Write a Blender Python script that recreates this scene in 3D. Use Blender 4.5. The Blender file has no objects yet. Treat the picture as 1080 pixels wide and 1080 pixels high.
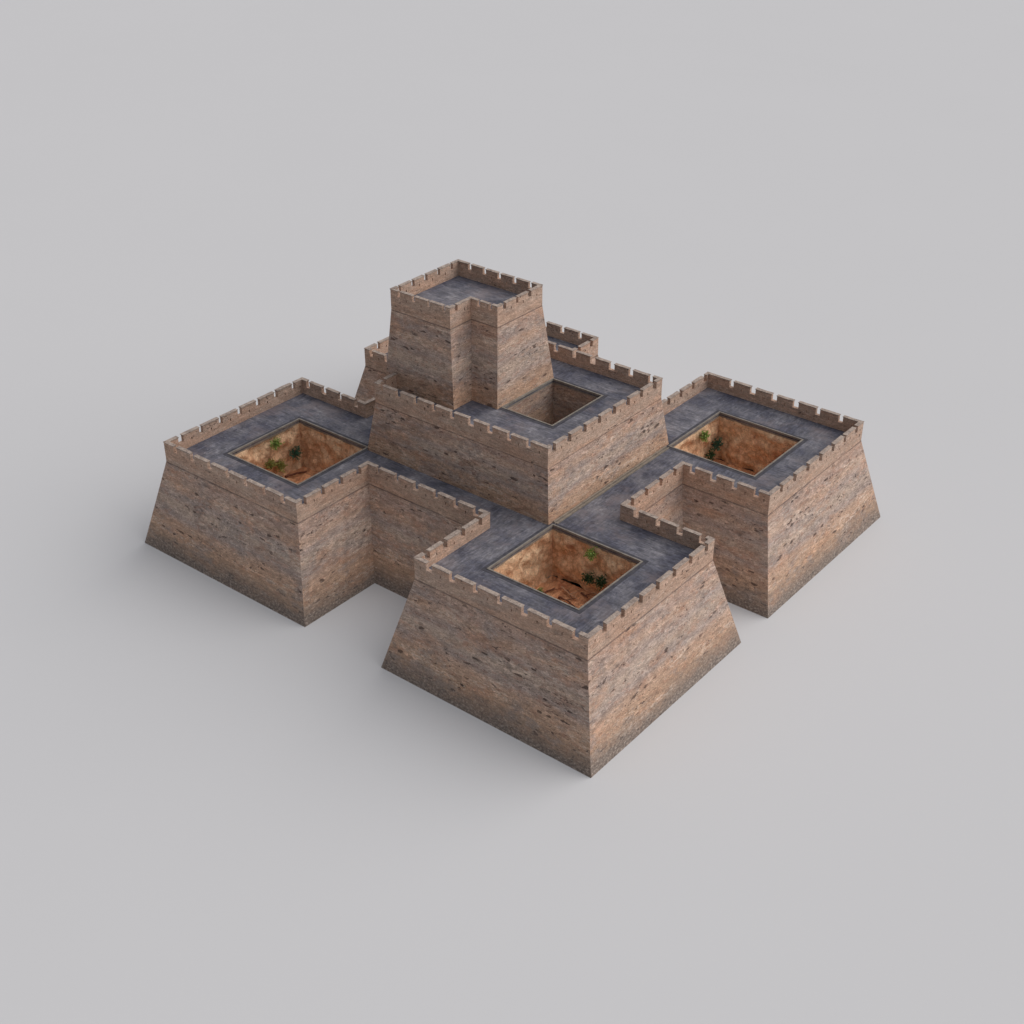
import bpy, bmesh, math, random
from mathutils import Vector, noise, Matrix
random.seed(7)
S = bpy.context.scene

# ------------------------------------------------------------------ camera
cam_d = bpy.data.cameras.new('camera'); cam = bpy.data.objects.new('camera', cam_d)
S.collection.objects.link(cam); S.camera = cam
cam.location = (106.308, -75.429, 79.657)
YAW, PITCH = math.radians(128.803), math.radians(-31.241)
fw = Vector((math.cos(PITCH)*math.cos(YAW), math.cos(PITCH)*math.sin(YAW), math.sin(PITCH)))
cam.rotation_euler = fw.to_track_quat('-Z', 'Y').to_euler()
cam_d.sensor_width = 36.0; cam_d.lens = 1470.0/1080*36
cam_d.clip_start = 1.0; cam_d.clip_end = 9000

# ------------------------------------------------------------------ light
w = bpy.data.worlds.new('World'); S.world = w; w.use_nodes = True
bgn = w.node_tree.nodes['Background']
bgn.inputs['Color'].default_value = (0.90, 0.93, 1.0, 1)
# added world gradient, shaped to darken the walls: brighter overhead, dimmer towards the floor line and on the side away from the key light
wt = w.node_tree
_tc = wt.nodes.new('ShaderNodeTexCoord'); _sp = wt.nodes.new('ShaderNodeSeparateXYZ'); wt.links.new(_tc.outputs['Generated'], _sp.inputs[0])
def wm(op, a, b):
    n = wt.nodes.new('ShaderNodeMath'); n.operation = op
    for i, v in enumerate((a, b)):
        if isinstance(v, (int, float)): n.inputs[i].default_value = v
        else: wt.links.new(v, n.inputs[i])
    return n.outputs[0]
_z = wm('MAXIMUM', _sp.outputs[2], 0.0)
_side = wm('ADD', wm('MULTIPLY', _sp.outputs[0], .55), wm('MULTIPLY', _sp.outputs[1], .40))
_st = wm('MULTIPLY', wm('ADD', wm('MULTIPLY', _z, .66), .13), wm('ADD', _side, 1.0))
wt.links.new(_st, bgn.inputs['Strength'])
sd = bpy.data.lights.new('key_light', 'SUN'); sun = bpy.data.objects.new('key_light', sd)
S.collection.objects.link(sun)
sd.energy = 2.5; sd.angle = math.radians(80); sd.color = (1.0, 0.95, 0.90)
AZ, EL = math.radians(46), math.radians(38)
sv = Vector((math.cos(EL)*math.cos(AZ), math.cos(EL)*math.sin(AZ), math.sin(EL)))
sun.rotation_euler = sv.to_track_quat('Z', 'Y').to_euler()
sun.location = sv*300
S.view_settings.view_transform = 'Standard'; S.view_settings.look = 'None'
S.view_settings.gamma = 1; S.view_settings.exposure = 0
S.render.engine = 'CYCLES'
S.cycles.max_bounces = 6

# ------------------------------------------------------------------ helpers
def link(o): S.collection.objects.link(o); return o
def empty(name, loc=(0, 0, 0)):
    o = bpy.data.objects.new(name, None); o.location = loc; return link(o)
def mesh_obj(name, bm, mat, parent=None, smooth=False):
    me = bpy.data.meshes.new(name)
    bm.normal_update(); bm.to_mesh(me); bm.free()
    if smooth:
        for p in me.polygons: p.use_smooth = True
    for m in (mat if isinstance(mat, (list, tuple)) else [mat]): me.materials.append(m)
    o = link(bpy.data.objects.new(name, me))
    if parent: o.parent = parent
    return o
def tag(o, label=None, cat=None, group=None, kind=None):
    for k, v in (('label', label), ('category', cat), ('group', group), ('kind', kind)):
        if v: o[k] = v
    return o

class NT:
    """tiny wrapper for building node materials"""
    def __init__(s, name):
        s.m = bpy.data.materials.new(name); s.m.use_nodes = True
        s.t = s.m.node_tree; s.n = s.t.nodes; s.b = s.n['Principled BSDF']
        s.b.inputs['Roughness'].default_value = .9
        s.b.inputs['Specular IOR Level'].default_value = .25
    def new(s, t, **kw):
        n = s.n.new(t)
        for k, v in kw.items(): setattr(n, k, v)
        return n
    def set(s, n, i, v):
        if hasattr(v, 'is_output') or isinstance(v, bpy.types.NodeSocket): s.t.links.new(v, n.inputs[i])
        elif v is not None:
            if isinstance(v, (tuple, list)) and len(v) == 3 and n.inputs[i].type == 'RGBA': v = (*v, 1)
            n.inputs[i].default_value = v
    def uv(s): return s.new('ShaderNodeTexCoord').outputs['UV']
    def obj(s): return s.new('ShaderNodeTexCoord').outputs['Object']
    def scale(s, v, sc, off=(0, 0, 0)):
        n = s.new('ShaderNodeMapping'); s.set(n, 0, v); n.inputs['Scale'].default_value = sc; n.inputs['Location'].default_value = off
        return n.outputs[0]
    def noise(s, v, sc=1, det=4, rough=.6, dist=0, out=0):
        n = s.new('ShaderNodeTexNoise'); s.set(n, 'Vector', v); s.set(n, 'Scale', float(sc)); s.set(n, 'Detail', float(det))
        s.set(n, 'Roughness', rough); s.set(n, 'Distortion', float(dist)); return n.outputs[out]
    def math(s, op, a, b=None, c=None, clamp=False):
        n = s.new('ShaderNodeMath', operation=op, use_clamp=clamp); s.set(n, 0, a)
        if b is not None: s.set(n, 1, b)
        if c is not None: s.set(n, 2, c)
        return n.outputs[0]
    def ramp(s, f, stops, interp='LINEAR'):
        n = s.new('ShaderNodeValToRGB'); s.set(n, 0, f); cr = n.color_ramp; cr.interpolation = interp
        while len(cr.elements) < len(stops): cr.elements.new(.5)
        for e, (p, c) in zip(cr.elements, stops):
            e.position = p; e.color = (*c, 1) if isinstance(c, (tuple, list)) else (c, c, c, 1)
        return n.outputs[0]
    def step(s, f, lo, hi):
        n = s.new('ShaderNodeMapRange'); s.set(n, 0, f); n.inputs[1].default_value = lo; n.inputs[2].default_value = hi
        return n.outputs[0]
    def mix(s, f, a, b, mode='MIX'):
        n = s.new('ShaderNodeMix', data_type='RGBA', blend_type=mode); s.set(n, 0, f)
        s.set(n, 6, a); s.set(n, 7, b); return n.outputs[2]
    def sep(s, v):
        n = s.new('ShaderNodeSeparateXYZ'); s.set(n, 0, v); return n.outputs
    def bump(s, h, d=.05, st=1.0):
        n = s.new('ShaderNodeBump'); s.set(n, 'Height', h); n.inputs['Distance'].default_value = d
        n.inputs['Strength'].default_value = st
        s.t.links.new(n.outputs[0], s.b.inputs['Normal'])
    def done(s, col, rough=None):
        s.set(s.b, 'Base Color', col)
        if rough is not None: s.set(s.b, 'Roughness', rough)
        return s.m

# ------------------------------------------------------------------ materials
def wall_material(name, z0, z1, base_band=False, plain=False, gain=1.0):
    """weathered coursed masonry; UV is (metres along the wall, metres of height)"""
    k = NT(name); uv = k.uv(); v = k.sep(uv)[1]
    def nz(sx, sy, ox=0, oy=0, det=4, rough=.6, dist=0): return k.noise(k.scale(uv, (sx, sy, 1), (ox, oy, 0)), 1, det, rough, dist)
    def mul(col, f, lo, hi, fac=1.0, stops=None):
        return k.mix(fac, col, k.mix(1, col, k.ramp(f, stops or [(.3, lo), (.7, hi)]), 'MULTIPLY'))
    warp = nz(.10, .22, det=5)
    vv = k.math('ADD', v, k.math('MULTIPLY', k.math('SUBTRACT', warp, .5), 1.5))
    h = k.math('DIVIDE', k.math('SUBTRACT', vv, z0), z1-z0, clamp=True)     # 0 foot .. 1 ledge
    if plain:
        col = k.ramp(nz(.10, .5, det=5), [(.3, (.38, .285, .225)), (.45, (.47, .34, .265)), (.56, (.43, .335, .275)), (.7, (.49, .385, .31))])
    else:
        col = k.ramp(h, [(0, (.33, .25, .195)), (.13, (.37, .27, .20)), (.27, (.45, .325, .24)), (.40, (.46, .34, .265)), (.47, (.36, .305, .28)),
                         (.60, (.45, .37, .31)), (.70, (.38, .32, .292)), (.80, (.46, .35, .28)), (.9, (.39, .305, .265)), (1, (.45, .335, .27))])
    # broad blotches: rust, grey, cream, brown
    amt = .5 if plain else 1.0
    col = k.mix(k.math('MULTIPLY', k.step(nz(.17, .38, 3.1, 9.7, 5, .65), .52, .64), .5*amt), col, (.48, .29, .19))
    col = k.mix(k.math('MULTIPLY', k.step(nz(.22, .42, 13.1, 1.7, 6, .72), .52, .61), .6*amt), col, (.29, .268, .262))
    col = k.mix(k.math('MULTIPLY', k.step(nz(.2, .7, 27.3, 4.7, 5, .68), .55, .68), .5*amt), col, (.26, .155, .115))
    crm = k.math('MULTIPLY', k.step(nz(.16, .6, 7.3, 21.7, 4, .6), .53, .63), k.step(nz(1.3, 4.5, 5, 7, 4, .7), .46, .56))
    col = k.mix(k.math('MULTIPLY', crm, .7*amt), col, (.60, .52, .45))
    # stones in thin courses
    br = k.new('ShaderNodeTexBrick'); k.set(br, 'Vector', uv)
    for nm, val in (('Scale', 1.0), ('Mortar Size', .02), ('Mortar Smooth', .6), ('Brick Width', .66), ('Row Height', .25)):
        br.inputs[nm].default_value = val
    br.inputs['Color1'].default_value = (.84, .84, .84, 1); br.inputs['Color2'].default_value = (1.14, 1.14, 1.14, 1)
    br.inputs['Mortar'].default_value = (.74, .72, .70, 1)
    bf = k.step(nz(.22, .5, 31, 11, 3), .42, .6)
    col = k.mix(k.math('ADD', .2, k.math('MULTIPLY', bf, .6 if not plain else .3)), col, k.mix(1, col, br.outputs[0], 'MULTIPLY'))
    # layered grain at three sizes
    f0 = nz(.8, 1.9, 4, 4, 6, .75); f1 = nz(2.2, 5.0, 0, 0, 8, .8); f2 = nz(5.5, 11, 0, 0, 3, .75)
    col = mul(col, f0, 0, 0, .75, [(.3, .62), (.45, .92), (.55, 1.05), (.7, 1.36)])
    col = mul(col, f1, 0, 0, .75, [(.3, .55), (.45, .93), (.55, 1.05), (.72, 1.4)])
    col = mul(col, f2, 0, 0, .8, [(.32, .5), (.45, .92), (.55, 1.06), (.68, 1.5)])
    # individual stones, split and weathered to different tones
    vo = k.new('ShaderNodeTexVoronoi'); wv = k.new('ShaderNodeVectorMath', operation='ADD')
    nc = k.noise(k.scale(uv, (1.2, 1.6, 1)), 1, 3, .6, 0, 1)
    sc = k.new('ShaderNodeVectorMath', operation='MULTIPLY'); k.set(sc, 0, nc); sc.inputs[1].default_value = (.5, .22, 0)
    k.set(wv, 0, uv); k.set(wv, 1, sc.outputs[0]); k.set(vo, 'Vector', k.scale(wv.outputs[0], (1.9, 5.2, 1))); k.set(vo, 'Scale', 1.0)
    cv = k.sep(vo.outputs['Color'])
    stones = k.step(nz(.2, .42, 61, 17, 4, .6), .40, .56)
    col = k.mix(k.math('MULTIPLY', k.math('ADD', .35, k.math('MULTIPLY', stones, .65)), .75 if not plain else .45), col, k.mix(1, col, k.ramp(cv[0], [(0, .66), (.3, .92), (.7, 1.05), (1, 1.32)]), 'MULTIPLY'))
    col = k.mix(k.math('MULTIPLY', k.step(cv[1], .88, .92), .25 if not plain else .1), col, (.38, .20, .14))
    gone = k.math('MULTIPLY', k.step(cv[2], .93, .95), k.step(nz(.16, 1.0, 71, 7, 4, .6), .51, .57))
    col = k.mix(k.math('MULTIPLY', gone, .8 if not plain else 0), col, (.06, .042, .038))
    # long dark joints between layers
    jr = k.math('ABSOLUTE', k.math('SUBTRACT', nz(.16, 2.6, 5, 2, 6, .62), .5))
    jm = k.math('MULTIPLY', k.math('SUBTRACT', 1, k.step(jr, .0, .02)), k.step(nz(.22, .6, 2, 2, 3), .48, .6))
    col = k.mix(k.math('MULTIPLY', jm, .35*amt), col, (.11, .085, .075))
    # missing stones: dark pockets, clustered along courses
    hn = nz(1.35, 3.0, 2, 5, 4, .6); cl = nz(.16, .8, 8, 3, 3, .6)
    thr = k.math('SUBTRACT', .94 if not plain else .97, k.math('MULTIPLY', cl, .52))
    hole = k.step(k.math('SUBTRACT', hn, thr), .0, .022)
    h2 = k.step(k.math('SUBTRACT', nz(2.6, 6.0, 12, 5, 2, .5), k.math('SUBTRACT', .85, k.math('MULTIPLY', cl, .34))), 0, .02)
    hole = k.math('MAXIMUM', hole, k.math('MULTIPLY', h2, .8))
    col = k.mix(k.math('MULTIPLY', hole, .78), col, (.055, .04, .038))
    # pale chipped faces
    fl = nz(2.3, 7, 1, 15, 3, .6)
    col = k.mix(k.math('MULTIPLY', k.math('MULTIPLY', k.step(fl, .58, .64), k.step(nz(.2, .5, 51, 3, 3), .47, .58)), .6), col, (.66, .58, .50))
    if not plain:   # weathered ledge joint under the parapet
        ll = k.math('LESS_THAN', k.math('ABSOLUTE', k.math('SUBTRACT', v, z1-.05)), .09)
        ll = k.math('MULTIPLY', ll, k.step(nz(.25, .1, 9, 9, 4, .7), .25, .5))
        col = k.mix(k.math('MULTIPLY', ll, .6), col, (.09, .07, .065))
    if base_band:   # grey rubble footing
        e = k.math('ADD', v, k.math('MULTIPLY', k.math('SUBTRACT', nz(.16, .5, 1, 1, 7, .72), .5), 4.6))
        band = k.math('SUBTRACT', 1, k.step(e, .4, 2.5))
        foot = k.ramp(nz(3.2, 5, 0, 0, 6, .8), [(.3, (.06, .056, .055)), (.46, (.14, .127, .118)), (.56, (.25, .225, .205)), (.65, (.55, .52, .48))])
        col = k.mix(k.math('MULTIPLY', band, .85), col, foot)
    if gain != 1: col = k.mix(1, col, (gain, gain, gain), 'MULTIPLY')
    hgt = k.math('ADD', k.math('MULTIPLY', f1, .9), k.math('MULTIPLY', f2, .5))
    hgt = k.math('ADD', hgt, k.math('MULTIPLY', f0, .8))
    hgt = k.math('SUBTRACT', hgt, k.math('MULTIPLY', hole, .9))
    k.bump(hgt, .12, .8)
    col = k.mix(1, col, (1.13, 1.04, .985), 'MULTIPLY')
    return k.done(col)

M_low = wall_material('lower_masonry', 0, 9.73, base_band=True)
M_mid = wall_material('middle_masonry', 9.5, 15.8)
M_top = wall_material('tower_masonry', 13.5, 24.8)
M_par = wall_material('parapet_masonry', 0, 1, plain=True)
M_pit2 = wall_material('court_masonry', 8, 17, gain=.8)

def coping_material():
    k = NT('coping_stone'); o = k.obj()
    n = k.noise(o, 1.6, 6, .7)
    col = k.ramp(n, [(.3, (.19, .15, .13)), (.5, (.33, .265, .225)), (.7, (.45, .37, .31))])
    f = k.noise(o, 7, 3, .6)
    col = k.mix(.6, col, k.mix(1, col, k.ramp(f, [(.35, .6), (.6, 1.25)]), 'MULTIPLY'))
    k.bump(f, .06, .7); return k.done(col)
M_cop = coping_material()

def roof_material():
    k = NT('slate_terrace'); o = k.obj()
    def nz(sx, sy, ox=0, det=5, rough=.65): return k.noise(k.scale(o, (sx, sy, 1), (ox, ox*.7, 0)), 1, det, rough)
    big = nz(.28, .28, 0, 6, .68)
    st = k.mix(k.step(nz(.07, .07, 4, 1), .46, .54), nz(.9, 4.5, 1, 6, .74), nz(4.5, .9, 2, 6, .74))
    fine = nz(3.2, 3.2, 3, 6, .75)
    col = k.ramp(big, [(.30, (.048, .049, .072)), (.43, (.078, .078, .100)), (.53, (.118, .115, .134)), (.64, (.165, .158, .174)), (.75, (.24, .227, .238))])
    col = k.mix(.8, col, k.mix(1, col, k.ramp(st, [(.33, .45), (.5, 1.0), (.66, 1.65)]), 'MULTIPLY'))
    col = k.mix(.7, col, k.mix(1, col, k.ramp(fine, [(.3, .55), (.5, 1), (.72, 1.6)]), 'MULTIPLY'))
    col = k.mix(k.math('MULTIPLY', k.step(nz(.24, .24, 9, 5, .65), .52, .66), .5), col, (.20, .16, .16))
    fl = nz(1.1, 1.1, 13, 6, .75)
    col = k.mix(k.math('MULTIPLY', k.step(fl, .64, .70), .55), col, (.42, .39, .41))
    col = k.mix(k.math('MULTIPLY', k.step(nz(.9, .9, 21, 3), .64, .70), .6), col, (.03, .03, .055))
    sb = k.new('ShaderNodeTexBrick'); k.set(sb, 'Vector', o)
    for nm, val in (('Scale', 1.0), ('Mortar Size', .03), ('Mortar Smooth', .4), ('Brick Width', 1.6), ('Row Height', .8)): sb.inputs[nm].default_value = val
    sb.inputs['Color1'].default_value = (.9, .9, .9, 1); sb.inputs['Color2'].default_value = (1.12, 1.12, 1.12, 1); sb.inputs['Mortar'].default_value = (.68, .68, .70, 1)
    col = k.mix(.5, col, k.mix(1, col, sb.outputs[0], 'MULTIPLY'))
    k.bump(k.math('ADD', fine, k.math('MULTIPLY', st, .5)), .06, .5)
    k.b.inputs['Specular IOR Level'].default_value = .35
    return k.done(col, k.step(fine, -.9, .8))
M_roof = roof_material()

def curb_material(name, a, b):
    k = NT(name); o = k.obj(); n = k.noise(o, 1.8, 6, .7)
    k.bump(n, .04, .6); return k.done(k.ramp(n, [(.32, a), (.68, b)]))
M_curb = curb_material('curb_stone', (.15, .132, .115), (.28, .25, .215))
M_gutter_shade = curb_material('painted_gutter_shade', (.035, .035, .045), (.085, .08, .09))  # near-black tone stands in for shade outside the curb
M_liner = curb_material('liner_stone', (.15, .128, .108), (.30, .25, .20))

def earth_material():
    k = NT('red_earth'); uv = k.uv(); v = k.sep(uv)[1]
    big = k.noise(uv, .35, 6, .68, .6)
    col = k.ramp(big, [(.28, (.80, .45, .26)), (.42, (.88, .54, .32)), (.55, (.94, .63, .39)), (.70, (.96, .74, .49))])
    m1 = k.noise(k.scale(uv, (1.6, 1.3, 1)), 1, 7, .75)
    m2 = k.noise(uv, 5, 5, .75)
    col = k.mix(.8, col, k.mix(1, col, k.ramp(m1, [(.3, .5), (.43, .9), (.5, 1.0), (.72, 1.2)]), 'MULTIPLY'))
    col = k.mix(.7, col, k.mix(1, col, k.ramp(m2, [(.3, .5), (.5, 1), (.72, 1.3)]), 'MULTIPLY'))
    ev = k.new('ShaderNodeTexVoronoi'); k.set(ev, 'Vector', uv); k.set(ev, 'Scale', 2.1); ev.feature = 'F1'
    ec = k.sep(ev.outputs['Color'])[0]
    col = k.mix(.55, col, k.mix(1, col, k.ramp(ec, [(0, .8), (.5, 1), (1, 1.15)]), 'MULTIPLY'))
    col = k.mix(k.math('MULTIPLY', k.step(ev.outputs['Distance'], .48, .66), .35), col, (.36, .15, .08))
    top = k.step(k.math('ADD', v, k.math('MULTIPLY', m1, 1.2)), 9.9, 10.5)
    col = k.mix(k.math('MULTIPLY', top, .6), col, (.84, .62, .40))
    crm = k.math('SUBTRACT', 1, k.step(k.math('ABSOLUTE', k.math('SUBTRACT', k.noise(uv, .8, 6, .75, 1.6), .5)), 0, .018))
    crm = k.math('MULTIPLY', crm, k.step(k.noise(uv, .45, 2), .5, .62))
    col = k.mix(k.math('MULTIPLY', crm, .7), col, (.16, .05, .03))
    red = k.step(k.noise(uv, .55, 5, .7), .60, .66)
    col = k.mix(k.math('MULTIPLY', red, .6), col, (.40, .15, .085))
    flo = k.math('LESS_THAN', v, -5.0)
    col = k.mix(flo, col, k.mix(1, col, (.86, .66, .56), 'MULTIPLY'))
    k.bump(k.math('ADD', k.math('MULTIPLY', m1, 1.2), m2), .25, .9)
    return k.done(col)
M_earth = earth_material()

def leaf_material(name, c):
    k = NT(name); o = k.obj(); n = k.noise(o, 5, 3)
    k.b.inputs['Roughness'].default_value = .6
    return k.done(k.ramp(n, [(.3, tuple(x*.6 for x in c)), (.7, tuple(min(1, x*1.5) for x in c))]))
LEAF = {'lime': leaf_material('lime_leaves', (.20, .28, .065)), 'olive': leaf_material('olive_leaves', (.22, .21, .055)),
        'dark': leaf_material('dark_leaves', (.035, .075, .03)), 'teal': leaf_material('bluish_leaves', (.04, .10, .06))}
M_wood = curb_material('dry_wood', (.08, .03, .018), (.17, .07, .042))
M_pale = curb_material('bleached_wood', (.38, .20, .12), (.52, .31, .19))

def ground_material():
    k = NT('grey_studio_floor'); o = k.obj()
    n = k.noise(o, .02, 3)
    k.b.inputs['Specular IOR Level'].default_value = .1
    return k.done(k.ramp(n, [(.3, (.544, .541, .546)), (.7, (.550, .547, .552))]), 1.0)
bm = bmesh.new(); g = 4000
bm.faces.new([bm.verts.new(p) for p in ((-g, -g, 0), (g, -g, 0), (g, g, 0), (-g, g, 0))])
tag(mesh_obj('ground', bm, ground_material()), 'plain light grey seamless floor under the fortress', None, None, 'structure')

# ------------------------------------------------------------------ fortress geometry
def offset(poly, d):
    """offset an axis-aligned counter-clockwise outline outwards by d (or by a per-edge list)"""
    n = len(poly); ds = d if isinstance(d, (list, tuple)) else [d]*n; out = []
    def line(i):
        (x0, y0), (x1, y1) = poly[i % n], poly[(i+1) % n]
        L = math.hypot(x1-x0, y1-y0); nx, ny = (y1-y0)/L, -(x1-x0)/L
        return nx, ny, nx*x0+ny*y0+ds[i % n]
    for i in range(n):
        a, b = line(i-1), line(i); det = a[0]*b[1]-a[1]*b[0]
        out.append(((a[2]*b[1]-b[2]*a[1])/det, (a[0]*b[2]-b[0]*a[2])/det))
    return out

def quad(bm, pts, uvs=None, mi=0):
    f = bm.faces.new([bm.verts.new(p) for p in pts]); f.material_index = mi
    if uvs:
        L = bm.loops.layers.uv.verify()
        for lp, c in zip(f.loops, uvs): lp[L].uv = c
    return f

def battered_wall(name, top, bot, z0, z1, mat, parent, uoff=0.0, zcap=None):
    """closed masonry body: sloping sides from outline bot (z0) to outline top (z1), plus an upright band to zcap"""
    bm = bmesh.new(); n = len(top)
    for i in range(n):
        t0, t1, b0, b1 = top[i], top[(i+1) % n], bot[i], bot[(i+1) % n]
        L = math.hypot(t1[0]-t0[0], t1[1]-t0[1]); u = uoff+i*41.7
        Lb = math.hypot(b1[0]-b0[0], b1[1]-b0[1]); e = (Lb-L)/2
        K = 8
        for r in range(K):
            f0, f1 = r/K, (r+1)/K
            A = [b0[j]+(t0[j]-b0[j])*f0 for j in (0, 1)]; B = [b1[j]+(t1[j]-b1[j])*f0 for j in (0, 1)]
            Cc = [b1[j]+(t1[j]-b1[j])*f1 for j in (0, 1)]; D = [b0[j]+(t0[j]-b0[j])*f1 for j in (0, 1)]
            za, zb = z0+(z1-z0)*f0, z0+(z1-z0)*f1
            quad(bm, [(*A, za), (*B, za), (*Cc, zb), (*D, zb)],
                 [(u-e*(1-f0), za), (u+L+e*(1-f0), za), (u+L+e*(1-f1), zb), (u-e*(1-f1), zb)])
    bmesh.ops.remove_doubles(bm, verts=bm.verts, dist=1e-4)
    return mesh_obj(name, bm, mat, parent)

def deck(name, poly, holes, z, mat, parent, thick=.3):
    """flat terrace over an axis-aligned outline with rectangular openings, built from grid cells"""
    xs = sorted({p[0] for p in poly} | {h[i] for h in holes for i in (0, 1)})
    ys = sorted({p[1] for p in poly} | {h[i] for h in holes for i in (2, 3)})
    def inside(x, y):
        c = False; n = len(poly)
        for i in range(n):
            (x0, y0), (x1, y1) = poly[i], poly[(i+1) % n]
            if (y0 > y) != (y1 > y) and x < x0+(y-y0)/(y1-y0)*(x1-x0): c = not c
        return c and not any(h[0] < x < h[1] and h[2] < y < h[3] for h in holes)
    bm = bmesh.new(); V = {}
    def vt(x, y):
        if (x, y) not in V: V[(x, y)] = bm.verts.new((x, y, z))
        return V[(x, y)]
    for i in range(len(xs)-1):
        for j in range(len(ys)-1):
            if inside((xs[i]+xs[i+1])/2, (ys[j]+ys[j+1])/2):
                bm.faces.new([vt(xs[i], ys[j]), vt(xs[i+1], ys[j]), vt(xs[i+1], ys[j+1]), vt(xs[i], ys[j+1])])
    r = bmesh.ops.extrude_face_region(bm, geom=bm.faces[:])
    for e in r['geom']:
        if isinstance(e, bmesh.types.BMVert): e.co.z = z
    for v in V.values(): v.co.z = z-thick
    bmesh.ops.recalc_face_normals(bm, faces=bm.faces[:])
    return mesh_obj(name, bm, mat, parent)

def parapets(poly, zk, zt, t, parent, layout, uoff=0.0, cren_w=.62, cren_d=.82, label=''):
    """one crenellated parapet per straight stretch, mitred at its ends, each with its coping stones"""
    n = len(poly); inner = offset(poly, -t); CO = .035
    co_out = offset(poly, CO); co_in = offset(poly, -t-CO)
    zc = zt-cren_d; cap = .10
    for i in range(n):
        p0, p1 = Vector(poly[i]), Vector(poly[(i+1) % n]); q0, q1 = Vector(inner[i]), Vector(inner[(i+1) % n])
        d = (p1-p0); L = d.length; d.normalize(); nin = Vector((-d.y, d.x))
        s_in0, s_in1 = (q0-p0).dot(d), (q1-p0).dot(d)
        first, sp = layout(i, d, L)
        cr = []
        s = first
        while s < L-.75:
            wv = cren_w*random.uniform(.78, 1.18); cr.append((s-wv/2, s+wv/2)); s += sp*random.uniform(.975, 1.02)
        sol = []; a = 0.0
        for c in cr: sol.append((a, c[0])); a = c[1]
        sol.append((a, L))
        slits = [((m0+m1)/2-.065, (m0+m1)/2+.065) for m0, m1 in sol if m1-m0 > 1.2]
        z1, z2 = zt-.98, zt-.68
        cuts = sorted({0.0, L} | {x for c in cr for x in c} | {x for c in slits for x in c})
        zs = [zk, z1, zc, z2, zt-cap]
        def solid(a, b, lo, hi):
            m = (a+b)/2; zm = (lo+hi)/2
            if zm > zc and any(c[0] < m < c[1] for c in cr): return False
            if z1 < zm < z2 and any(c[0] < m < c[1] for c in slits): return False
            return True
        bm = bmesh.new()
        def P(s, side, z):
            if side == 0: v = p0+d*s
            else:
                ss = s_in0 if s == 0 else (s_in1 if s == L else s)
                v = p0+d*ss+nin*t
            return (v.x, v.y, z)
        u = uoff+i*23.3
        NC, NZ = len(cuts)-1, len(zs)-1
        occ = [[solid(cuts[a], cuts[a+1], zs[b], zs[b+1]) for b in range(NZ)] for a in range(NC)]
        for a in range(NC):
            for b in range(NZ):
                if not occ[a][b]: continue
                s0, s1, lo, hi = cuts[a], cuts[a+1], zs[b], zs[b+1]
                quad(bm, [P(s0, 0, lo), P(s1, 0, lo), P(s1, 0, hi), P(s0, 0, hi)], [(u+s0, lo), (u+s1, lo), (u+s1, hi), (u+s0, hi)])
                quad(bm, [P(s1, 1, lo), P(s0, 1, lo), P(s0, 1, hi), P(s1, 1, hi)], [(u+90+s1, lo), (u+90+s0, lo), (u+90+s0, hi), (u+90+s1, hi)])
                if a == 0 or not occ[a-1][b]: quad(bm, [P(s0, 1, lo), P(s0, 0, lo), P(s0, 0, hi), P(s0, 1, hi)], [(u+s0-t, lo), (u+s0, lo), (u+s0, hi), (u+s0-t, hi)])
                if a == NC-1 or not occ[a+1][b]: quad(bm, [P(s1, 0, lo), P(s1, 1, lo), P(s1, 1, hi), P(s1, 0, hi)], [(u+s1, lo), (u+s1+t, lo), (u+s1+t, hi), (u+s1, hi)])
                if b == NZ-1 or not occ[a][b+1]: quad(bm, [P(s0, 0, hi), P(s1, 0, hi), P(s1, 1, hi), P(s0, 1, hi)], [(u+s0, hi), (u+s1, hi), (u+s1, hi+t), (u+s0, hi+t)])
                if b == 0 or not occ[a][b-1]: quad(bm, [P(s0, 1, lo), P(s1, 1, lo), P(s1, 0, lo), P(s0, 0, lo)], [(u+s0, lo+t), (u+s1, lo+t), (u+s1, lo), (u+s0, lo)])
        bmesh.ops.remove_doubles(bm, verts=bm.verts, dist=1e-4)
        par = mesh_obj('parapet', bm, M_par, parent)
        # coping: one slab per merlon, slightly proud, worn
        bm = bmesh.new()
        c_o0, c_o1 = Vector(co_out[i]), Vector(co_out[(i+1) % n]); c_i0, c_i1 = Vector(co_in[i]), Vector(co_in[(i+1) % n])
        for m0, m1 in sol:
            if m1-m0 < .1: continue
            zb = zt-cap+.004; ztop = zt+random.uniform(-.02, .03)
            a0 = -.06 if m0 > 0 else 0; a1 = .06 if m1 < L else 0
            nseg = max(1, int((m1-m0)/.8)); prev = None
            for q in range(nseg+1):
                s = m0+a0+(m1+a1-m0-a0)*q/nseg; jz = random.uniform(-.025, .025) if 0 < q < nseg else 0
                if q == 0 and m0 == 0: o, ii = c_o0, c_i0
                elif q == nseg and m1 == L: o, ii = c_o1, c_i1
                else: o, ii = p0+d*s-nin*(CO+random.uniform(-.015, .02)), p0+d*s+nin*(t+CO+random.uniform(-.02, .015))
                ring = [bm.verts.new((o.x, o.y, zb)), bm.verts.new((ii.x, ii.y, zb)),
                        bm.verts.new((ii.x, ii.y, ztop+jz-.03)), bm.verts.new((o.x, o.y, ztop+jz-.03))]
                if prev:
                    for r in range(4): bm.faces.new([prev[r], prev[(r+1) % 4], ring[(r+1) % 4], ring[r]])
                else: bm.faces.new(ring[::-1])
                prev = ring
            bm.faces.new(prev)
        bmesh.ops.recalc_face_normals(bm, faces=bm.faces[:])
        mesh_obj('coping', bm, M_cop, par)

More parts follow.
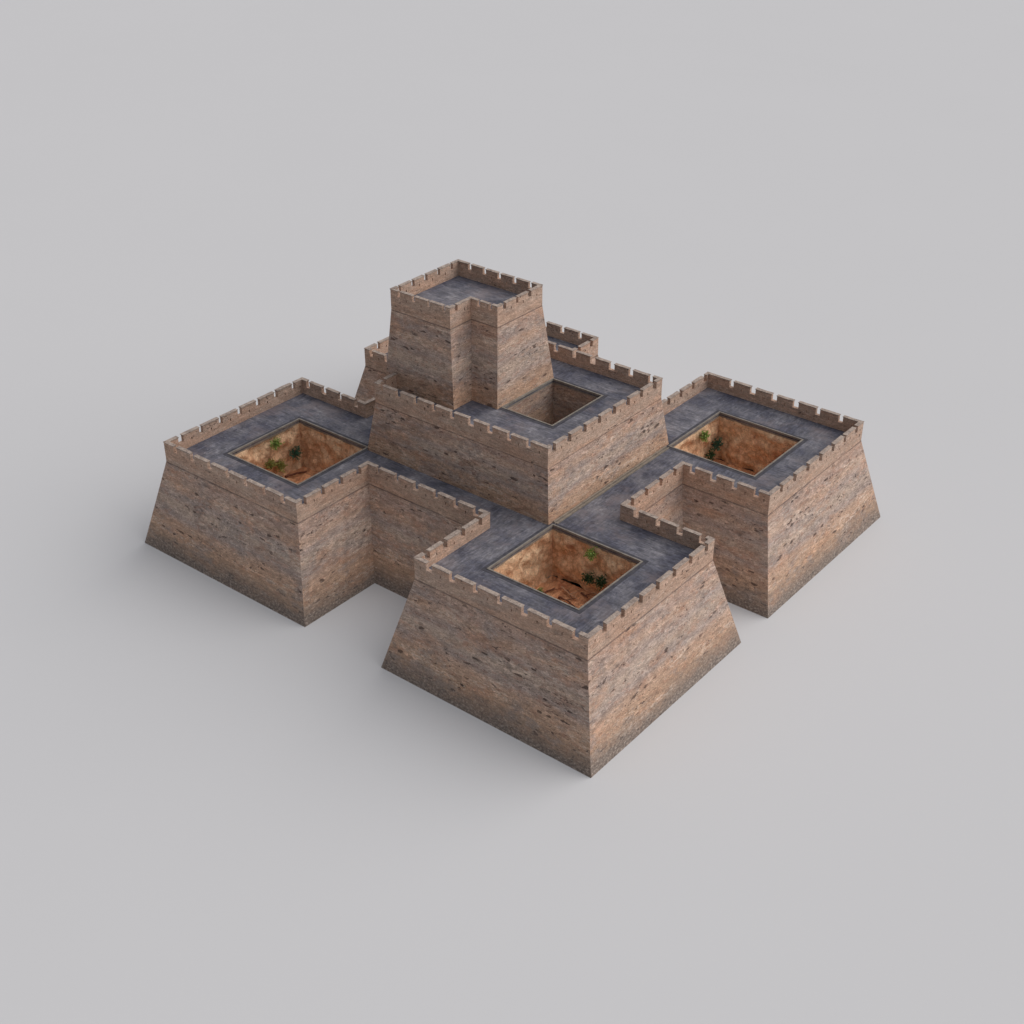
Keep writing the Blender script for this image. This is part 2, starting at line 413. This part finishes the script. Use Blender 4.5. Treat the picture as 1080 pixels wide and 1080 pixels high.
def frame(bm, x0, x1, y0, y1, wd, zb, zt):
    """square ring: inner opening x0..x1, y0..y1, width wd outwards"""
    o = [(x0-wd, y0-wd), (x1+wd, y0-wd), (x1+wd, y1+wd), (x0-wd, y1+wd)]; i = [(x0, y0), (x1, y0), (x1, y1), (x0, y1)]
    V = {(a, k, z): bm.verts.new((*(o if a else i)[k], z)) for a in (0, 1) for k in range(4) for z in (zb, zt)}
    for k in range(4):
        m = (k+1) % 4
        bm.faces.new([V[1, k, zb], V[1, m, zb], V[1, m, zt], V[1, k, zt]])
        bm.faces.new([V[0, m, zb], V[0, k, zb], V[0, k, zt], V[0, m, zt]])
        bm.faces.new([V[1, k, zt], V[1, m, zt], V[0, m, zt], V[0, k, zt]])
        bm.faces.new([V[0, k, zb], V[0, m, zb], V[1, m, zb], V[1, k, zb]])

def pit(x0, x1, y0, y1, z, zf, mat, parent, seed, rough=.25, name='sunken_court', flr=True, slope=0.0):
    """lining of a court sunk in a terrace: four rough walls and a floor (one mesh), plus liner and curb"""
    bm = bmesh.new(); st = .26
    top = z-.46
    cx, cy = (x0+x1)/2, (y0+y1)/2
    cor = [(x0, y0), (x0, y1), (x1, y1), (x1, y0)]   # clockwise: normals face inwards
    zn = max(2, int((top-zf)/st))
    def disp(p, nrm):
        if not rough: return p
        a = noise.fractal(p*.55+Vector((seed, 0, 0)), 1.0, 2.0, 5)*rough
        return p+nrm*a
    for k in range(4):
        (ax, ay), (bx, by) = cor[k], cor[(k+1) % 4]; L = math.hypot(bx-ax, by-ay); nu = max(2, int(L/st))
        d = Vector(((bx-ax)/L, (by-ay)/L, 0)); inn = Vector((d.y, -d.x, 0))
        g = []
        for r in range(zn+1):
            zz = top+(zf-top)*r/zn; row = []
            for c in range(nu+1):
                f = c/nu; p = Vector((ax+(bx-ax)*f, ay+(by-ay)*f, zz))
                # keep corners shared: displace along a blend of both walls' normals
                sx = 1 if p.x < cx else -1; sy = 1 if p.y < cy else -1
                v = Vector((inn.x, inn.y, 0))
                amp = noise.fractal(p*.55+Vector((seed*7.1, 0, 0)), 1.0, 2.0, 5)*rough+noise.fractal(p*1.9+Vector((0, seed*3.3, 0)), .8, 2.1, 3)*rough*.22
                edge = min(1, f*nu/2, (1-f)*nu/2)*min(1, r/1.5)
                p = p+v*amp*edge
                row.append((bm.verts.new(p), (f*L+k*31+seed*13, zz)))
            g.append(row)
        for r in range(zn):
            for c in range(nu):
                q = [g[r][c], g[r][c+1], g[r+1][c+1], g[r+1][c]]
                f_ = bm.faces.new([v for v, _ in q]); UL = bm.loops.layers.uv.verify()
                for lp, (_, uvc) in zip(f_.loops, q): lp[UL].uv = uvc
    # floor
    nx, ny = int((x1-x0)/.4), int((y1-y0)/.4); G = []
    for i in range(nx+1):
        G.append([bm.verts.new((x0+(x1-x0)*i/nx, y0+(y1-y0)*j/ny, zf+(noise.fractal(Vector((x0+i*.4, y0+j*.4, seed)), 1, 2, 4)*rough*1.2 if 0 < i < nx and 0 < j < ny else 0))) for j in range(ny+1)])
    UL = bm.loops.layers.uv.verify()
    for i in range(nx):
        for j in range(ny):
            f_ = bm.faces.new([G[i][j], G[i+1][j], G[i+1][j+1], G[i][j+1]])
            for lp in f_.loops: lp[UL].uv = (lp.vert.co.x+seed*5, lp.vert.co.y*.5-30)
    court = mesh_obj(name, bm, mat, parent, smooth=True)
    bm = bmesh.new(); frame(bm, x0-.001, x1+.001, y0-.001, y1+.001, .3, top-.08, z-.02)
    mesh_obj('lining_course', bm, M_liner, court)
    bm = bmesh.new(); frame(bm, x0+.04, x1-.04, y0+.04, y1-.04, .15, z-.12, z+.08)
    mesh_obj('curb', bm, M_curb, court)
    bm = bmesh.new(); frame(bm, x0-.113, x1+.113, y0-.113, y1+.113, .36, z-.1, z+.02)  # flat strip with the edge shade put into its dark colour
    mesh_obj('gutter_shade', bm, M_gutter_shade, court)
    return court

W, D, B, N = 53.66, 48.94, 19.41, 9.77
X2, Y2 = 34.48, 29.40
low = [(0, 0), (B, 0), (B, N), (X2, N), (X2, 0), (W, 0), (W, B), (W-N, B), (W-N, Y2), (W, Y2), (W, D), (X2, D), (X2, D-N), (B, D-N),
       (B, D), (0, D), (0, Y2), (N, Y2), (N, B), (0, B)]
ROOF1, TOP1, KINK1 = 10.29, 12.0, 9.73
fort = empty('fortress', (W/2, D/2, 0))
tag(fort, 'ancient battered stone fortress with crenellated bastions, raised middle platform and corner tower', 'fortress')
INV = (-W/2, -D/2, 0)
_obj = mesh_obj
def mesh_obj(name, bm, mat, parent=None, smooth=False):
    """parts are modelled in world metres; shift them under the fortress empty"""
    o = _obj(name, bm, mat, parent, smooth)
    if parent is fort: o.location = INV
    return o

lw = battered_wall('rampart_wall', low, offset(low, 2.47), 0.0, KINK1, M_low, fort)
tag(lw, 'lowest rampart wall with grey rubble footing')
PITS = [(39.17, 49.27, 4.65, 14.24), (4.70, 14.85, 4.40, 14.33), (39.17, 49.27, 34.2, 44.1), (4.70, 14.85, 34.2, 44.1)]
EPS = .06
deck('terrace', offset(low, -EPS), PITS, ROOF1, M_roof, fort)

def lay_low(i, d, L):
    if L > 17:
        if d.x > .5: return 1.75, 2.67          # front-left faces
        if d.y > .5: return 2.25, 2.63          # front-right faces
        if d.x < -.5: return 2.45, 2.68         # back
        return 1.65, 2.66
    if L > 12: return 1.3, 2.55
    return 1.05, 2.45
parapets(low, KINK1, TOP1, .38, fort, lay_low)
for k, (x0, x1, y0, y1) in enumerate(PITS):
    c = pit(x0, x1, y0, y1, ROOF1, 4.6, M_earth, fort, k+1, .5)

# middle platform
mid = [(15.99, 14.75), (38.07, 14.75), (38.07, 33.78), (15.99, 33.78)]
ROOF2, TOP2, KINK2 = 16.29, 18.0, 15.75
battered_wall('platform_wall', mid, offset(mid, .82), ROOF1-.25, KINK2, M_mid, fort, 7.7)
P2 = (27.5, 33.75, 21.05, 29.40)
deck('terrace', offset(mid, -EPS), [P2], ROOF2, M_roof, fort)
def lay_mid(i, d, L):
    if d.x > .5: return .85, 2.37
    if d.y > .5: return .9, 2.42
    if d.x < -.5: return 1.2, 2.42
    return 1.0, 2.42
parapets(mid, KINK2, TOP2, .36, fort, lay_mid, 300)
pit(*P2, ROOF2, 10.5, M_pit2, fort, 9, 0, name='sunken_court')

# stone gutter along the platform's foot
bm = bmesh.new()
for (x0, x1, h) in ((38.92, 39.10, .2), (39.11, 39.29, .06), (39.30, 39.42, .16)):
    bmesh.ops.create_cube(bm, size=1, matrix=Matrix.Translation(((x0+x1)/2, 24.2, ROOF1+h/2-.02)) @ Matrix.Diagonal((x1-x0, 19.2, h, 1)))
mesh_obj('foot_gutter', bm, M_liner, fort)

# tower
tw = [(15.75, 17.95), (23.55, 17.95), (23.55, 21.1), (26.88, 21.1), (26.88, 28.2), (15.75, 28.2)]
tb = [(14.7, 17.62), (24.05, 17.62), (24.05, 20.42), (27.36, 20.42), (27.36, 29.7), (14.7, 29.7)]
ROOF3, TOP3, KINK3 = 25.35, 27.0, 24.8
def shift(a, b, f): return [(x0+(x1-x0)*f, y0+(y1-y0)*f) for (x0, y0), (x1, y1) in zip(a, b)]
twk = tw
zb = 16.0
f = (KINK3-10.2)/(KINK3-ROOF2)
tower = battered_wall('tower_wall', twk, shift(twk, tb, f), 10.2, KINK3, M_top, fort, 17.3)
deck('terrace', offset(tw, -EPS), [], ROOF3, M_roof, fort)
def lay_top(i, d, L):
    if L > 9: return 1.35, 1.98
    if L > 7: return 1.1, 1.95
    return .95, 1.5
parapets(tw, KINK3, TOP3, .32, fort, lay_top, 500, cren_w=.42, cren_d=.68)

# ------------------------------------------------------------------ shrubs on the court walls
def shrub(name, loc, nrm, r, kind, label, group, n=260):
    e = empty(name, loc); tag(e, label, 'shrub', group)
    rn = random.Random(hash((round(loc[0], 2), round(loc[1], 2))) & 0xffff)
    bm = bmesh.new(); nrm = Vector(nrm).normalized(); cen = nrm*r*.55+Vector((0, 0, r*.2))
    for _ in range(n):
        v = Vector((rn.gauss(0, 1), rn.gauss(0, 1), rn.gauss(0, 1))).normalized()
        if v.dot(nrm) < -.5: v = -v
        rr = r*rn.uniform(.35, 1.0)*(1+.25*math.sin(v.x*5)+.2*math.sin(v.z*7+v.y*3))
        p = cen+v*rr*Vector((1, 1, .85)).length/1.6
        a = v.orthogonal().normalized(); a.rotate(Matrix.Rotation(rn.uniform(0, 6.28), 3, v))
        lw_, ll = r*rn.uniform(.07, .12), r*rn.uniform(.28, .46)
        dr = (v+a*.5+Vector((0, 0, rn.uniform(-.3, .5)))).normalized(); b = dr.cross(a).normalized()
        vs = [bm.verts.new(p-dr*ll*.5), bm.verts.new(p+b*lw_), bm.verts.new(p+dr*ll*.5), bm.verts.new(p-b*lw_)]
        mid_ = bm.verts.new(p+a*lw_*.4)
        for q in range(4): bm.faces.new([vs[q], vs[(q+1) % 4], mid_])
    _obj('foliage', bm, LEAF[kind], e)
    bm = bmesh.new()
    for _ in range(7):
        v = (nrm+Vector((rn.gauss(0, .5), rn.gauss(0, .5), rn.uniform(0, .8)))).normalized()
        tube(bm, [-nrm*.25, v*r*.5, v*r*1.1+Vector((0, 0, .08))], [.035, .025, .01])
    _obj('stem', bm, M_wood, e)

def tube(bm, pts, rad, seg=6):
    rings = []
    for i, p in enumerate(pts):
        p = Vector(p); a = Vector(pts[max(0, i-1)]); b = Vector(pts[min(len(pts)-1, i+1)])
        t = (b-a).normalized(); x = t.orthogonal().normalized(); y = t.cross(x)
        rings.append([bm.verts.new(p+(x*math.cos(q*2*math.pi/seg)+y*math.sin(q*2*math.pi/seg))*rad[i]) for q in range(seg)])
    for A, Bq in zip(rings, rings[1:]):
        for q in range(seg): bm.faces.new([A[q], A[(q+1) % seg], Bq[(q+1) % seg], Bq[q]])
    bm.faces.new(rings[0][::-1]); bm.faces.new(rings[-1])

GS = 'shrubs growing on the walls of the sunken courts'
SY, SX = (0, -1, .15), (1, 0, .15)
shrub('shrub', (44.06, 14.12, 9.15), SY, .62, 'lime', 'bright green shrub high on the nearest sunken court wall', GS)
shrub('shrub', (43.95, 14.05, 6.40), SY, .62, 'dark', 'dark green shrub left of its twin in the nearest sunken court', GS)
shrub('shrub', (45.36, 14.05, 6.55), SY, .66, 'dark', 'dark green shrub right of its twin in the nearest sunken court', GS)
shrub('shrub', (39.9, 11.0, 4.35), (1, 0, 1), .5, 'lime', 'small pale green shrub at the lip of the nearest sunken court', GS)
shrub('shrub', (4.82, 10.23, 9.05), SX, .68, 'lime', 'pale green shrub highest on the wall of the left sunken court', GS)
shrub('shrub', (4.82, 12.79, 6.80), SX, .72, 'teal', 'dark bluish green shrub mid wall in the left sunken court', GS)
shrub('shrub', (4.82, 9.22, 6.90), SX, .66, 'olive', 'yellow green shrub lowest and leftmost in the left sunken court', GS)
shrub('shrub', (4.82, 10.63, 6.20), SX, .66, 'olive', 'yellow green shrub beside a branch, lower right in the left sunken court', GS)
shrub('shrub', (39.3, 40.15, 9.05), SX, .66, 'lime', 'bright green shrub highest on the wall of the right sunken court', GS)
shrub('shrub', (39.3, 43.0, 6.8), SX, .72, 'teal', 'bluish green shrub near the wall corner of the right sunken court', GS)
shrub('shrub', (39.3, 41.81, 6.0), SX, .66, 'dark', 'very dark shrub lowest in the right sunken court', GS)

# ------------------------------------------------------------------ fallen branches on the court floors
def branch(pts, r, mat, label):
    bm = bmesh.new(); base = Vector(pts[0]); P = []
    rn = random.Random(int(pts[0][0]*100))
    for a, b in zip(pts, pts[1:]):
        a, b = Vector(a), Vector(b)
        for q in range(4): P.append(a.lerp(b, q/4)-base+Vector((rn.uniform(-.06, .06), rn.uniform(-.06, .06), rn.uniform(-.03, .05))))
    P.append(Vector(pts[-1])-base)
    tube(bm, P, [r*(1-.6*i/(len(P)-1)) for i in range(len(P))])
    m = len(P)//2
    tube(bm, [P[m], P[m]+Vector((.35, .3, .12)), P[m]+Vector((.6, .75, .1))], [r*.5, r*.35, r*.15])
    o = _obj('fallen_branch', bm, mat); o.location = base
    tag(o, label, 'branch', 'fallen branches on the floors of the sunken courts')
zf = 4.8
branch([(40.5, 10.6, zf), (41.0, 12.3, zf+.15)], .13, M_wood, 'short dark branch beside the pale shrub in the nearest court')
branch([(42.0, 11.5, zf), (43.0, 11.5, zf+.05), (44.4, 11.1, zf)], .10, M_wood, 'longest dark branch on the floor of the nearest court')
branch([(42.1, 12.9, zf+.03), (43.2, 12.1, zf)], .08, M_wood, 'dark branch in the middle of the nearest court floor')
branch([(43.3, 13.3, zf), (44.3, 13.0, zf+.1)], .12, M_wood, 'dark branch below the dark shrubs in the nearest court')
branch([(41.3, 12.9, zf+.1), (42.6, 12.4, zf+.1), (43.8, 12.2, zf)], .10, M_pale, 'pale bleached branch on the floor of the nearest court')
branch([(5.6, 10.9, zf+.2), (6.0, 12.3, zf+.2), (6.4, 13.2, zf+.1)], .14, M_wood, 'crooked reddish branch on the floor of the left court')
